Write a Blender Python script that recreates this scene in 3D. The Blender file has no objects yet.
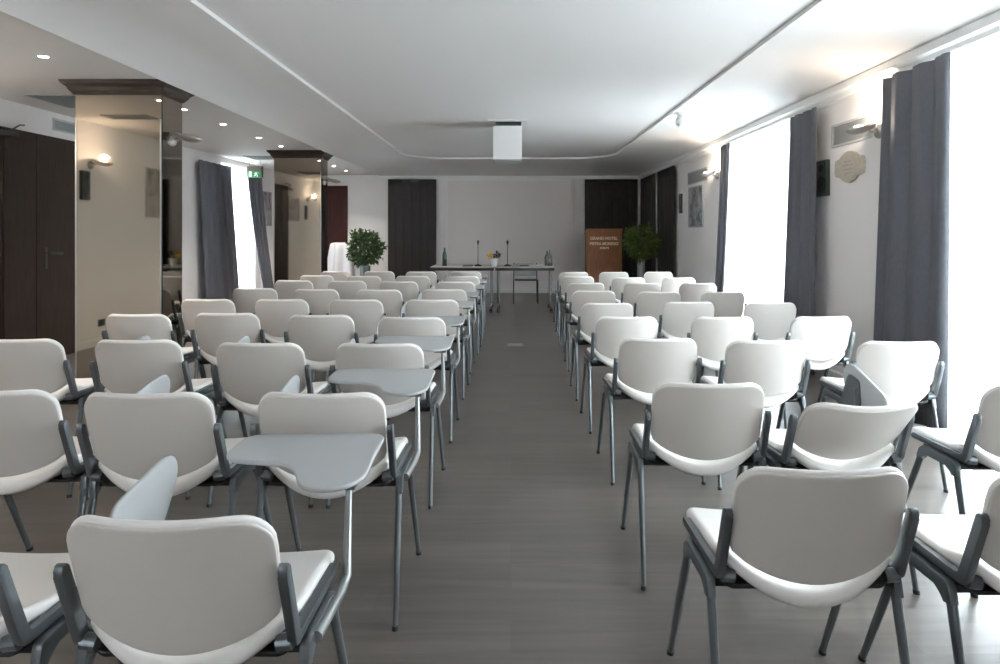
import bpy, bmesh, math, random
from mathutils import Vector, Matrix

PI = math.pi
S = bpy.context.scene
COL = S.collection
HC = 1.32                      # eye height

# ------------------------------------------------------------------ camera
cd = bpy.data.cameras.new('camera')
cd.sensor_width = 36.0
cd.lens = 24.0
cd.shift_x = -0.011
cd.shift_y = -0.099
cd.clip_start = 0.05
cam = bpy.data.objects.new('camera', cd)
COL.objects.link(cam)
cam.location = (0, 0, HC)
cam.rotation_euler = (PI / 2, 0, 0)
S.camera = cam

# ------------------------------------------------------------------ world, exposure
w = bpy.data.worlds.new('sky'); S.world = w
w.use_nodes = True
bg = w.node_tree.nodes['Background']
bg.inputs[0].default_value = (0.87, 0.94, 1.0, 1)
bg.inputs[1].default_value = 26.0
S.view_settings.view_transform = 'Standard'
S.view_settings.look = 'None'
S.view_settings.gamma = 1.0
S.view_settings.exposure = 0.68
S.view_settings.use_curve_mapping = False
S.cycles.max_bounces = 16
S.cycles.diffuse_bounces = 12
S.cycles.glossy_bounces = 4
S.cycles.transparent_max_bounces = 12
S.cycles.sample_clamp_indirect = 6.0
S.cycles.use_denoising = True
S.cycles.caustics_reflective = False
S.cycles.caustics_refractive = False

XR, XL, XS = 2.90, -4.85, -2.87     # right wall, left wall, bulkhead edge
YB, YF = 14.70, -1.60               # back wall, wall behind the camera
WINS = [(1.55, 4.62), (6.85, 9.05)]     # right wall openings
LWIN = (11.15, 12.45)                                  # left wall opening
WTOP = 2.50


def portal(name, loc, rz, sx, sy):
    l = bpy.data.lights.new(name, 'AREA')
    l.shape = 'RECTANGLE'; l.size = sx; l.size_y = sy
    l.cycles.is_portal = True
    o = bpy.data.objects.new(name, l); COL.objects.link(o)
    o.location = loc
    o.rotation_euler = (PI / 2, 0, rz)
    return o


for a, b in WINS:
    portal('daylight_portal', (XR + 0.24, (a + b) / 2, WTOP / 2), PI / 2, b - a, WTOP)
portal('daylight_portal', (-2.1, YF - 0.19, 1.6), PI, 0.6, 0.8)  # portal of the added window behind the camera
portal('daylight_portal', (XL - 0.24, sum(LWIN) / 2, WTOP / 2), -PI / 2, LWIN[1] - LWIN[0], WTOP)


# ------------------------------------------------------------------ materials
def mat(name, color, rough=0.5, metal=0.0, spec=0.5, emit=None, es=0.0, alpha=1.0, trans=0.0, coat=0.0, bump=None):
    m = bpy.data.materials.new(name); m.use_nodes = True
    nt = m.node_tree
    p = nt.nodes['Principled BSDF']
    p.inputs['Base Color'].default_value = (*color, 1)
    p.inputs['Roughness'].default_value = rough
    p.inputs['Metallic'].default_value = metal
    p.inputs['Specular IOR Level'].default_value = spec
    p.inputs['Transmission Weight'].default_value = trans
    p.inputs['Coat Weight'].default_value = coat
    if emit:
        p.inputs['Emission Color'].default_value = (*emit, 1)
        p.inputs['Emission Strength'].default_value = es
    if bump:
        sc, st = bump
        tc = nt.nodes.new('ShaderNodeTexCoord')
        n = nt.nodes.new('ShaderNodeTexNoise'); n.inputs['Scale'].default_value = sc
        b = nt.nodes.new('ShaderNodeBump'); b.inputs['Strength'].default_value = st
        b.inputs['Distance'].default_value = 0.01
        nt.links.new(tc.outputs['Object'], n.inputs['Vector'])
        nt.links.new(n.outputs['Fac'], b.inputs['Height'])
        nt.links.new(b.outputs['Normal'], p.inputs['Normal'])
    return m


def noisy(name, c1, c2, scale, rough=0.5, stretch=(1, 1, 1), spec=0.5, metal=0, detail=4, bump=0.0, lo=0.35, hi=0.65):
    m = mat(name, c1, rough, metal, spec)
    nt = m.node_tree; p = nt.nodes['Principled BSDF']
    tc = nt.nodes.new('ShaderNodeTexCoord')
    mp = nt.nodes.new('ShaderNodeMapping'); mp.inputs['Scale'].default_value = stretch
    n = nt.nodes.new('ShaderNodeTexNoise'); n.inputs['Scale'].default_value = scale; n.inputs['Detail'].default_value = detail
    r = nt.nodes.new('ShaderNodeValToRGB')
    r.color_ramp.elements[0].color = (*c1, 1); r.color_ramp.elements[0].position = lo
    r.color_ramp.elements[1].color = (*c2, 1); r.color_ramp.elements[1].position = hi
    nt.links.new(tc.outputs['Object'], mp.inputs[0]); nt.links.new(mp.outputs[0], n.inputs['Vector'])
    nt.links.new(n.outputs['Fac'], r.inputs[0]); nt.links.new(r.outputs[0], p.inputs['Base Color'])
    if bump:
        b = nt.nodes.new('ShaderNodeBump'); b.inputs['Strength'].default_value = bump; b.inputs['Distance'].default_value = 0.005
        nt.links.new(n.outputs['Fac'], b.inputs['Height']); nt.links.new(b.outputs['Normal'], p.inputs['Normal'])
    return m


def sheer_mat():
    m = bpy.data.materials.new('sheer_fabric'); m.use_nodes = True
    nt = m.node_tree; nt.nodes.clear()
    out = nt.nodes.new('ShaderNodeOutputMaterial')
    tl = nt.nodes.new('ShaderNodeBsdfTranslucent'); tl.inputs[0].default_value = (0.93, 0.95, 0.96, 1)
    df = nt.nodes.new('ShaderNodeBsdfDiffuse'); df.inputs[0].default_value = (0.93, 0.94, 0.95, 1)
    tp = nt.nodes.new('ShaderNodeBsdfTransparent')
    a = nt.nodes.new('ShaderNodeMixShader'); a.inputs[0].default_value = 0.3
    b = nt.nodes.new('ShaderNodeMixShader'); b.inputs[0].default_value = 0.15
    nt.links.new(tl.outputs[0], a.inputs[1]); nt.links.new(df.outputs[0], a.inputs[2])
    nt.links.new(a.outputs[0], b.inputs[1]); nt.links.new(tp.outputs[0], b.inputs[2])
    nt.links.new(b.outputs[0], out.inputs[0])
    return m


def glass_mat():
    m = bpy.data.materials.new('window_glass'); m.use_nodes = True
    nt = m.node_tree; nt.nodes.clear()
    out = nt.nodes.new('ShaderNodeOutputMaterial')
    g = nt.nodes.new('ShaderNodeBsdfGlossy'); g.inputs['Roughness'].default_value = 0.02
    tp = nt.nodes.new('ShaderNodeBsdfTransparent'); tp.inputs[0].default_value = (0.95, 0.97, 0.97, 1)
    b = nt.nodes.new('ShaderNodeMixShader'); b.inputs[0].default_value = 0.06
    nt.links.new(tp.outputs[0], b.inputs[1]); nt.links.new(g.outputs[0], b.inputs[2])
    nt.links.new(b.outputs[0], out.inputs[0])
    return m


def floor_mat():
    m = mat('grey_oak_laminate', (0.1, 0.1, 0.1), 0.33, 0, 0.8)
    nt = m.node_tree; p = nt.nodes['Principled BSDF']; L = nt.links.new
    tc = nt.nodes.new('ShaderNodeTexCoord')
    br = nt.nodes.new('ShaderNodeTexBrick')
    br.inputs['Scale'].default_value = 1.0
    br.inputs['Brick Width'].default_value = 1.3
    br.inputs['Row Height'].default_value = 0.19
    br.inputs['Mortar Size'].default_value = 0.0016
    br.inputs['Mortar Smooth'].default_value = 0.3
    br.offset = 0.37; br.offset_frequency = 3
    br.inputs['Color1'].default_value = (0.0, 0.0, 0.0, 1)
    br.inputs['Color2'].default_value = (1, 1, 1, 1)
    br.inputs['Mortar'].default_value = (0.2, 0.2, 0.2, 1)
    L(tc.outputs['Object'], br.inputs['Vector'])
    mp = nt.nodes.new('ShaderNodeMapping'); mp.inputs['Scale'].default_value = (0.7, 9, 1)
    L(tc.outputs['Object'], mp.inputs[0])
    n = nt.nodes.new('ShaderNodeTexNoise'); n.inputs['Scale'].default_value = 2.2; n.inputs['Detail'].default_value = 6
    n.inputs['Distortion'].default_value = 0.6
    L(mp.outputs[0], n.inputs['Vector'])
    n2 = nt.nodes.new('ShaderNodeTexNoise'); n2.inputs['Scale'].default_value = 0.8; n2.inputs['Detail'].default_value = 2
    L(tc.outputs['Object'], n2.inputs['Vector'])
    r = nt.nodes.new('ShaderNodeValToRGB')
    r.color_ramp.elements[0].position = 0.3; r.color_ramp.elements[0].color = (0.080, 0.068, 0.060, 1)
    r.color_ramp.elements[1].position = 0.7; r.color_ramp.elements[1].color = (0.130, 0.112, 0.099, 1)
    L(n.outputs['Fac'], r.inputs[0])
    r2 = nt.nodes.new('ShaderNodeMapRange')
    r2.inputs['To Min'].default_value = 0.86; r2.inputs['To Max'].default_value = 1.12
    L(br.outputs['Color'], r2.inputs['Value'])
    mx = nt.nodes.new('ShaderNodeVectorMath'); mx.operation = 'SCALE'
    L(r.outputs[0], mx.inputs[0]); L(r2.outputs[0], mx.inputs['Scale'])
    # knots
    vo = nt.nodes.new('ShaderNodeTexVoronoi'); vo.inputs['Scale'].default_value = 1.0
    mp2 = nt.nodes.new('ShaderNodeMapping'); mp2.inputs['Scale'].default_value = (1.1, 2.3, 1)
    L(tc.outputs['Object'], mp2.inputs[0]); L(mp2.outputs[0], vo.inputs['Vector'])
    kr = nt.nodes.new('ShaderNodeMapRange'); kr.inputs['From Min'].default_value = 0.015; kr.inputs['From Max'].default_value = 0.06
    kr.inputs['To Min'].default_value = 0.5; kr.inputs['To Max'].default_value = 1.0
    L(vo.outputs['Distance'], kr.inputs['Value'])
    mx2 = nt.nodes.new('ShaderNodeVectorMath'); mx2.operation = 'SCALE'
    L(mx.outputs[0], mx2.inputs[0]); L(kr.outputs[0], mx2.inputs['Scale'])
    mort = nt.nodes.new('ShaderNodeMix'); mort.data_type = 'RGBA'
    mort.inputs['B'].default_value = (0.09, 0.08, 0.075, 1)
    L(br.outputs['Fac'], mort.inputs['Factor']); L(mx2.outputs[0], mort.inputs['A'])
    L(mort.outputs['Result'], p.inputs['Base Color'])
    rr = nt.nodes.new('ShaderNodeMapRange'); rr.inputs['To Min'].default_value = 0.26; rr.inputs['To Max'].default_value = 0.38
    L(n.outputs['Fac'], rr.inputs['Value']); L(rr.outputs[0], p.inputs['Roughness'])
    b = nt.nodes.new('ShaderNodeBump'); b.inputs['Strength'].default_value = 0.12; b.inputs['Distance'].default_value = 0.002
    L(n.outputs['Fac'], b.inputs['Height']); L(b.outputs['Normal'], p.inputs['Normal'])
    return m


def picture_mat(name, c1, c2, c3, sc):
    m = mat(name, c1, 0.6)
    nt = m.node_tree; p = nt.nodes['Principled BSDF']
    tc = nt.nodes.new('ShaderNodeTexCoord')
    mp = nt.nodes.new('ShaderNodeMapping'); mp.inputs['Scale'].default_value = (1, 2.2, 0.8)
    n = nt.nodes.new('ShaderNodeTexNoise'); n.inputs['Scale'].default_value = sc; n.inputs['Detail'].default_value = 5
    n.inputs['Distortion'].default_value = 1.2
    r = nt.nodes.new('ShaderNodeValToRGB')
    r.color_ramp.elements[0].position = 0.36; r.color_ramp.elements[0].color = (*c2, 1)
    r.color_ramp.elements[1].position = 0.62; r.color_ramp.elements[1].color = (*c1, 1)
    e = r.color_ramp.elements.new(0.48); e.color = (*c3, 1)
    nt.links.new(tc.outputs['Object'], mp.inputs[0]); nt.links.new(mp.outputs[0], n.inputs['Vector'])
    nt.links.new(n.outputs['Fac'], r.inputs[0]); nt.links.new(r.outputs[0], p.inputs['Base Color'])
    return m


M = {}
M['wall'] = mat('wall_paint', (0.86, 0.83, 0.82), 0.85, spec=0.2, bump=(60, 0.03))
M['ceil'] = mat('ceiling_paint', (0.80, 0.785, 0.78), 0.6, spec=0.35)
M['ceil_left'] = mat('side_ceiling_paint', (0.80, 0.775, 0.75), 0.7, spec=0.3)
M['trim'] = mat('white_gloss_trim', (0.82, 0.82, 0.81), 0.4)
M['floor'] = floor_mat()
M['shell'] = mat('backrest_plastic', (0.68, 0.637, 0.598), 0.42, spec=0.5, bump=(400, 0.02))
M['vinyl'] = mat('white_vinyl', (0.86, 0.835, 0.81), 0.45, spec=0.4, bump=(250, 0.02))
M['metal'] = mat('grey_cast_aluminium', (0.135, 0.15, 0.16), 0.36, metal=0.55, spec=0.5, bump=(120, 0.05))
M['steel'] = mat('brushed_steel', (0.5, 0.5, 0.5), 0.3, metal=1.0)
M['chrome'] = mat('chrome', (0.75, 0.75, 0.76), 0.12, metal=1.0)
M['black'] = mat('black_plastic', (0.012, 0.012, 0.012), 0.5)
M['tablet'] = mat('grey_tablet_laminate', (0.43, 0.445, 0.455), 0.38, spec=0.5)
M['arm'] = mat('tablet_arm_metal', (0.30, 0.31, 0.31), 0.35, metal=0.6)
M['table_leg'] = mat('dark_table_steel', (0.22, 0.23, 0.23), 0.3, metal=0.8)
M['tablet_under'] = mat('tablet_underside', (0.33, 0.34, 0.34), 0.5)
M['curtain'] = noisy('dark_grey_curtain', (0.112, 0.115, 0.130), (0.122, 0.125, 0.141), 60, 0.8, (1, 1, 0.5), spec=0.2)
M['panel'] = noisy('charcoal_drape', (0.032, 0.029, 0.026), (0.041, 0.037, 0.034), 40, 0.8, (1, 1, 0.1), spec=0.2)
M['panel_l'] = noisy('brown_charcoal_drape', (0.036, 0.031, 0.031), (0.045, 0.039, 0.039), 40, 0.8, (1, 1, 0.1), spec=0.2)
M['sheer'] = sheer_mat()
M['glass'] = glass_mat()
M['mirror'] = mat('bronze_mirror', (0.36, 0.315, 0.26), 0.035, metal=1.0)
M['capital'] = noisy('dark_brown_wood', (0.036, 0.026, 0.021), (0.046, 0.033, 0.027), 14, 0.5, (1, 1, 3), spec=0.3)
M['door'] = noisy('wenge_door', (0.024, 0.015, 0.011), (0.032, 0.021, 0.016), 10, 0.6, (3, 3, 0.3), spec=0.18)
M['reddoor'] = noisy('mahogany_door', (0.045, 0.015, 0.013), (0.062, 0.022, 0.018), 12, 0.6, (4, 4, 0.4), spec=0.15)
M['lectern'] = noisy('cherry_wood', (0.23, 0.095, 0.045), (0.30, 0.13, 0.062), 9, 0.55, (3, 3, 0.5), spec=0.2)
M['gold'] = mat('gold_lettering', (0.90, 0.74, 0.50), 0.5)
M['screen'] = mat('screen_cloth', (0.80, 0.75, 0.73), 0.9, spec=0.1)
M['grille'] = mat('grey_grille', (0.36, 0.38, 0.38), 0.55)
M['stone'] = noisy('beige_plaque', (0.47, 0.41, 0.33), (0.54, 0.48, 0.40), 30, 0.6)
M['stone_dark'] = mat('engraved_beige', (0.42, 0.365, 0.295), 0.7)
M['speaker'] = mat('speaker_green_black', (0.02, 0.035, 0.032), 0.45)
M['cone'] = mat('speaker_cone', (0.006, 0.007, 0.007), 0.4)
M['lampmetal'] = mat('satin_nickel', (0.42, 0.39, 0.36), 0.35, metal=0.7)
M['lampdark'] = mat('satin_nickel_dark', (0.16, 0.15, 0.145), 0.4, metal=0.6)
M['bulb_warm'] = mat('warm_lamp_glass', (1, 0.95, 0.85), 0.5, emit=(1.0, 0.86, 0.66), es=14)
M['frost'] = mat('frosted_glass_off', (0.6, 0.58, 0.55), 0.4)
M['led'] = mat('downlight_lens', (1, 1, 1), 0.5, emit=(1.0, 0.97, 0.92), es=30)
M['leaf'] = noisy('ficus_leaf', (0.025, 0.055, 0.014), (0.06, 0.11, 0.03), 7, 0.45)
M['leaf_dark'] = noisy('bay_leaf', (0.035, 0.06, 0.008), (0.08, 0.12, 0.014), 7, 0.45)
M['bark'] = noisy('bark', (0.09, 0.06, 0.04), (0.16, 0.12, 0.09), 30, 0.8)
M['cloth'] = mat('white_tablecloth', (0.78, 0.77, 0.80), 0.8, spec=0.2)
M['tabletop'] = mat('light_laminate', (0.42, 0.38, 0.35), 0.35)
M['bottle'] = mat('green_glass', (0.10, 0.22, 0.15), 0.08, trans=0.7)
M['bottle_clear'] = mat('clear_bottle_glass', (0.30, 0.36, 0.30), 0.08, trans=0.7)
M['label'] = mat('paper_label', (0.55, 0.6, 0.55), 0.7)
M['white'] = mat('white_ceramic', (0.8, 0.78, 0.76), 0.4)
M['paper'] = mat('paper', (0.7, 0.68, 0.67), 0.8)
M['leather'] = mat('black_folder', (0.02, 0.018, 0.018), 0.5)
M['yellow'] = mat('yellow_petal', (0.65, 0.38, 0.02), 0.6)
M['purple'] = mat('dark_leaf', (0.05, 0.012, 0.012), 0.5)
M['green_sign'] = mat('exit_green', (0.006, 0.09, 0.025), 0.4, emit=(0.01, 0.5, 0.12), es=0.04)
M['sign_white'] = mat('exit_pictogram', (0.7, 0.9, 0.75), 0.4, emit=(0.6, 1, 0.7), es=0.12)
M['brown_box'] = mat('dark_brown_case', (0.06, 0.035, 0.03), 0.5)
M['soil'] = mat('soil', (0.02, 0.015, 0.01), 0.9)
M['vase'] = mat('grey_metal_pot', (0.22, 0.24, 0.24), 0.35, metal=0.5)
M['pic1'] = picture_mat('grey_forest_print', (0.42, 0.42, 0.43), (0.10, 0.10, 0.11), (0.24, 0.24, 0.25), 7)
M['pic2'] = picture_mat('violet_flower_print', (0.50, 0.46, 0.46), (0.14, 0.10, 0.13), (0.33, 0.28, 0.31), 4)
M['pic3'] = picture_mat('pale_figure_print', (0.45, 0.42, 0.38), (0.22, 0.20, 0.18), (0.36, 0.33, 0.29), 3)
M['outlet'] = mat('white_outlet', (0.5, 0.5, 0.49), 0.4)
M['asphalt'] = mat('outside_paving', (0.72, 0.71, 0.69), 0.9)


# ------------------------------------------------------------------ helpers
def link(name, bm, m, parent=None, smooth=False, mats=None):
    bmesh.ops.recalc_face_normals(bm, faces=bm.faces)
    me = bpy.data.meshes.new(name); bm.to_mesh(me); bm.free()
    for mm in (mats or [m]):
        me.materials.append(mm)
    if smooth:
        for p in me.polygons:
            p.use_smooth = True
        try:
            me.set_sharp_from_angle(angle=math.radians(40 if smooth is True else smooth))
        except Exception:
            pass
    o = bpy.data.objects.new(name, me); COL.objects.link(o)
    if parent:
        o.parent = parent
    return o


def struct(name, bm, m, parent=None, smooth=False):
    o = link(name, bm, m, parent, smooth)
    if not parent:
        o['kind'] = 'structure'
    return o


def tag(o, label, cat, group=None):
    o['label'] = label; o['category'] = cat
    if group:
        o['group'] = group
    return o


def thing(name, label, cat, loc=(0, 0, 0), rz=0.0, group=None):
    o = bpy.data.objects.new(name, None); COL.objects.link(o)
    o.location = loc; o.rotation_euler = (0, 0, rz)
    o.empty_display_size = 0.1
    return tag(o, label, cat, group)


def copy_tree(o, parent=None):
    c = o.copy(); COL.objects.link(c)
    if parent:
        c.parent = parent
    for ch in [x for x in o.children]:
        copy_tree(ch, c)
    return c


def box(bm, x0, x1, y0, y1, z0, z1, mi=0, bev=0.0):
    vs = [bm.verts.new((x, y, z)) for x in (x0, x1) for y in (y0, y1) for z in (z0, z1)]
    idx = [(0, 1, 3, 2), (4, 6, 7, 5), (0, 4, 5, 1), (2, 3, 7, 6), (0, 2, 6, 4), (1, 5, 7, 3)]
    fs = []
    for q in idx:
        f = bm.faces.new([vs[i] for i in q]); f.material_index = mi; fs.append(f)
    if bev:
        es = list({e for f in fs for e in f.edges})
        r = bmesh.ops.bevel(bm, geom=es, offset=bev, segments=2, affect='EDGES', profile=0.5)
        for f in r['faces']:
            f.material_index = mi
    return fs


def nb():
    return bmesh.new()


def bxm(*a, **k):
    bm = nb(); box(bm, *a, **k); return bm


def prism(bm, pts, fn0, fn1, mi=0, bev=0.0):
    a = [bm.verts.new(fn0(p)) for p in pts]; b = [bm.verts.new(fn1(p)) for p in pts]
    n = len(pts)
    fs = [bm.faces.new(a), bm.faces.new(list(reversed(b)))]
    for i in range(n):
        fs.append(bm.faces.new([a[i], b[i], b[(i + 1) % n], a[(i + 1) % n]]))
    for f in fs:
        f.material_index = mi
    if bev:
        es = list({e for f in fs[:2] for e in f.edges})
        bmesh.ops.bevel(bm, geom=es, offset=bev, segments=2, affect='EDGES', profile=0.5)


def tube(bm, pts, radii, seg=12, ell=(1, 1), mi=0, side=Vector((1, 0, 0))):
    """tube through pts; ell scales the section along side / across"""
    pts = [Vector(p) for p in pts]
    if not isinstance(radii, (list, tuple)):
        radii = [radii] * len(pts)
    rings = []
    for i, p in enumerate(pts):
        d = (pts[min(i + 1, len(pts) - 1)] - pts[max(i - 1, 0)]).normalized()
        s = side - d * side.dot(d)
        if s.length < 1e-3:
            s = Vector((0, 1, 0)) - d * d.y
        s.normalize()
        t = d.cross(s)
        rings.append([bm.verts.new(p + s * (radii[i] * ell[0] * math.cos(2 * PI * k / seg)) + t * (radii[i] * ell[1] * math.sin(2 * PI * k / seg))) for k in range(seg)])
    for a, b in zip(rings, rings[1:]):
        for k in range(seg):
            bm.faces.new([a[k], a[(k + 1) % seg], b[(k + 1) % seg], b[k]]).material_index = mi
    bm.faces.new(list(reversed(rings[0]))).material_index = mi
    bm.faces.new(rings[-1]).material_index = mi


def lathe(bm, prof, c=(0, 0, 0), seg=24, mi=0):
    rings = []
    for r, z in prof:
        rings.append([bm.verts.new((c[0] + max(r, 1e-4) * math.cos(2 * PI * k / seg), c[1] + max(r, 1e-4) * math.sin(2 * PI * k / seg), c[2] + z)) for k in range(seg)])
    for a, b in zip(rings, rings[1:]):
        for k in range(seg):
            bm.faces.new([a[k], a[(k + 1) % seg], b[(k + 1) % seg], b[k]]).material_index = mi
    bm.faces.new(rings[0]).material_index = mi
    bm.faces.new(rings[-1]).material_index = mi


def pad(bm, outline, P, th, r=None, mi=0):
    """rounded slab: outline in 2D mapped by P(p, q, off) with a half-round rim"""
    r = r or th / 2
    n = len(outline)
    cx = sum(p[0] for p in outline) / n; cy = sum(p[1] for p in outline) / n

    def inset(pt, d, f=1.0):
        dx, dy = pt[0] - cx, pt[1] - cy
        L = math.hypot(dx, dy)
        k = max(0.0, 1 - d / L) * f
        return cx + dx * k, cy + dy * k
    rings = []
    fr = [0.25, 0.5, 0.7, 0.85, 0.95]
    for f in fr:
        rings.append([(*inset(p, r, f), th / 2) for p in outline])
    for a in (0, 25, 50, 75, 105, 130, 155, 180):
        a = math.radians(a)
        rings.append([(*inset(p, r * (1 - math.sin(a))), th / 2 * math.cos(a)) for p in outline])
    for f in reversed(fr):
        rings.append([(*inset(p, r, f), -th / 2) for p in outline])
    vr = [[bm.verts.new(P(*q)) for q in ring] for ring in rings]
    for a, b in zip(vr, vr[1:]):
        for k in range(n):
            bm.faces.new([a[k], a[(k + 1) % n], b[(k + 1) % n], b[k]]).material_index = mi
    for ring, off in ((vr[0], th / 2), (vr[-1], -th / 2)):
        c = bm.verts.new(P(cx, cy, off))
        for k in range(n):
            bm.faces.new([c, ring[k], ring[(k + 1) % n]]).material_index = mi


def smooth_outline(pts, rads, n=6):
    """polygon with rounded corners"""
    out = []
    N = len(pts)
    for i in range(N):
        p0 = Vector(pts[i - 1]); p = Vector(pts[i]); p1 = Vector(pts[(i + 1) % N])
        r = rads[i] if isinstance(rads, (list, tuple)) else rads
        a = (p0 - p); b = (p1 - p)
        r1 = min(r, a.length * 0.49); r2 = min(r, b.length * 0.49)
        s = p + a.normalized() * r1; e = p + b.normalized() * r2
        for k in range(n + 1):
            t = k / n
            q = s * (1 - t) ** 2 + p * 2 * t * (1 - t) + e * t * t
            out.append((q.x, q.y))
    return out


# ------------------------------------------------------------------ room shell
bm = nb(); box(bm, XL - 0.3, XR + 0.3, YF - 0.3, YB + 0.3, -0.1, 0.0)
struct('floor', bm, M['floor'])
bm = nb(); box(bm, -60, 60, -60, 60, -0.25, -0.12)
struct('ground', bm, M['asphalt'])


def wall_y(name, x0, x1, ops, top=2.95):
    """side wall along y with full height openings"""
    bm = nb()
    y = YF - 0.1
    for a, b in ops:
        box(bm, x0, x1, y, a, 0, top)
        box(bm, x0, x1, a, b, WTOP, top)
        y = b
    box(bm, x0, x1, y, YB + 0.2, 0, top)
    return struct(name, bm, M['wall'])


wall_y('wall_right', XR, XR + 0.25, WINS)
wall_y('wall_left', XL - 0.25, XL, [LWIN])
struct('wall_back', bxm(XL - 0.2, XR + 0.2, YB, YB + 0.2, 0, 2.95), M['wall'])
bm = nb()
FX0, FX1, FZ0, FZ1 = -2.4, -1.8, 1.2, 2.0  # opening for the added window
box(bm, XL - 0.2, FX0, YF - 0.2, YF, 0, 2.95); box(bm, FX1, XR + 0.2, YF - 0.2, YF, 0, 2.95)
box(bm, FX0, FX1, YF - 0.2, YF, 0, FZ0); box(bm, FX0, FX1, YF - 0.2, YF, FZ1, 2.95)
struct('wall_front', bm, M['wall'])
bm = nb()
for q in ((FX0, FX0 + .06, FZ0, FZ1), (FX1 - .06, FX1, FZ0, FZ1), (FX0 + .06, FX1 - .06, FZ0, FZ0 + .06), (FX0 + .06, FX1 - .06, FZ1 - .06, FZ1)):
    box(bm, q[0], q[1], YF - 0.13, YF - 0.08, q[2], q[3])
fr = struct('window_4', bm, M['trim'])  # unseen window added behind the camera to brighten the front chairs
link('pane', bxm(FX0 + .03, FX1 - .03, YF - .109, YF - .101, FZ0 + .03, FZ1 - .03), M['glass'], fr)


def rrect(x0, x1, y0, y1, r, n=10):
    pts = []
    for cx, cy, a0 in ((x1 - r, y1 - r, 0), (x0 + r, y1 - r, 90), (x0 + r, y0 + r, 180), (x1 - r, y0 + r, 270)):
        for k in range(n + 1):
            a = math.radians(a0 + 90 * k / n)
            pts.append((cx + r * math.cos(a), cy + r * math.sin(a)))
    return pts


ZC, ZE, ZT, ZLC = 2.71, 2.57, 2.74, 2.60
bm = nb()
inner = rrect(-1.92, 1.86, YF + 0.4, 12.5, 0.78)
outer = rrect(XS, XR, YF, YB, 0.002)
rings = []
for s in [0, .2, .4, .5, .6, .7, .78, .85, .92, 1.0]:
    z = ZC - (ZC - ZE) * max(0, (s - 0.25) / 0.75) ** 3.0
    rings.append([bm.verts.new((a[0] + (b[0] - a[0]) * s, a[1] + (b[1] - a[1]) * s, z)) for a, b in zip(inner, outer)])
up = [bm.verts.new((a[0], a[1], ZT)) for a in inner]
top = [bm.verts.new((b[0], b[1], ZT + 0.25)) for b in outer]
n = len(inner)
for a, b in list(zip(rings, rings[1:])) + [(up, rings[0]), (rings[-1], top)]:
    for k in range(n):
        bm.faces.new([a[k], a[(k + 1) % n], b[(k + 1) % n], b[k]])
bm.faces.new(up); bm.faces.new(top)
struct('ceiling', bm, M['ceil'], smooth=True)
struct('ceiling_side_aisle', bxm(XL - 0.1, XS + 0.0, YF - 0.1, YB + 0.1, ZLC, ZLC + 0.3), M['ceil_left'])
# slim white bead on the rim of the tray
bm = nb()
i2 = [rrect(-1.92 - d, 1.86 + d, YF + 0.4 - d, 12.5 + d, 0.78) for d in (-0.002, 0.001)]
A = [bm.verts.new((p[0], p[1], ZC - 0.002)) for p in i2[0]]
B = [bm.verts.new((p[0], p[1], ZC - 0.002)) for p in i2[1]]
C_ = [bm.verts.new((p[0], p[1], ZT - 0.004)) for p in i2[0]]
for k in range(n):
    j = (k + 1) % n
    bm.faces.new([A[k], A[j], C_[j], C_[k]]); bm.faces.new([A[k], A[j], B[j], B[k]])
struct('trim_1', bm, M['trim'])


# crown moulding on right and back walls
def moulding(name, a, b, inward, prof, m):
    bm = nb()
    a = Vector((*a, 0)); b = Vector((*b, 0)); iv = Vector((*inward, 0))
    prism(bm, prof, lambda p: a + iv * p[0] + Vector((0, 0, p[1])), lambda p: b + iv * p[0] + Vector((0, 0, p[1])))
    return struct(name, bm, m)


crown = [(0, 2.60), (0, 2.475), (0.012, 2.475), (0.016, 2.49), (0.04, 2.50), (0.055, 2.53), (0.085, 2.545), (0.09, 2.60)]
moulding('trim_2', (XR, YF), (XR, YB), (-1, 0), crown, M['trim'])
crown_b = [(0, 2.60), (0, 2.53), (0.03, 2.53), (0.04, 2.60)]
moulding('trim_3', (XL, YB), (XR, YB), (0, -1), crown_b, M['trim'])
skirt = [(0, 0), (0.014, 0), (0.014, 0.075), (0.008, 0.085), (0, 0.085)]
moulding('baseboard_back', (XL, YB), (XR, YB), (0, -1), skirt, M['trim'])
for i, (a, b) in enumerate(((YF, 1.55), (4.62, 6.85), (9.05, YB - 0.02))):
    moulding('baseboard_right' if i == 0 else 'baseboard_right.%03d' % i, (XR, a), (XR, b), (-1, 0), skirt, M['trim'])
moulding('baseboard_left', (XL, 7.6), (XL, 11.7), (1, 0), skirt, M['trim'])
moulding('baseboard_left.001', (XL, YF), (XL, 6.3), (1, 0), skirt, M['trim'])


def window(idx, x, side, y0, y1):
    """side=+1: right wall; frame with glazed leaves"""
    xo = x + side * 0.14
    bm = nb()
    t = 0.07
    xa, xb = sorted((xo - 0.03, xo + 0.03))
    box(bm, xa, xb, y0, y0 + t, 0, WTOP); box(bm, xa, xb, y1 - t, y1, 0, WTOP)
    box(bm, xa, xb, y0 + t, y1 - t, WTOP - t, WTOP); box(bm, xa, xb, y0 + t, y1 - t, 0, t)
    nl = max(1, round((y1 - y0) / 0.8))
    for k in range(1, nl):
        yy = y0 + (y1 - y0) * k / nl
        box(bm, xa, xb, yy - 0.045, yy + 0.045, t, WTOP - t)
    fr = struct('window_%d' % idx, bm, M['trim'])
    bm = nb(); box(bm, xo - 0.004, xo + 0.004, y0 + t * .5, y1 - t * .5, t * .5, WTOP - t * .5)
    g = link('pane', bm, M['glass'], fr)
    return fr


for i, (a, b) in enumerate(WINS):
    window(i + 1, XR, 1, a, b)
window(3, XL, -1, *LWIN)


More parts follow.
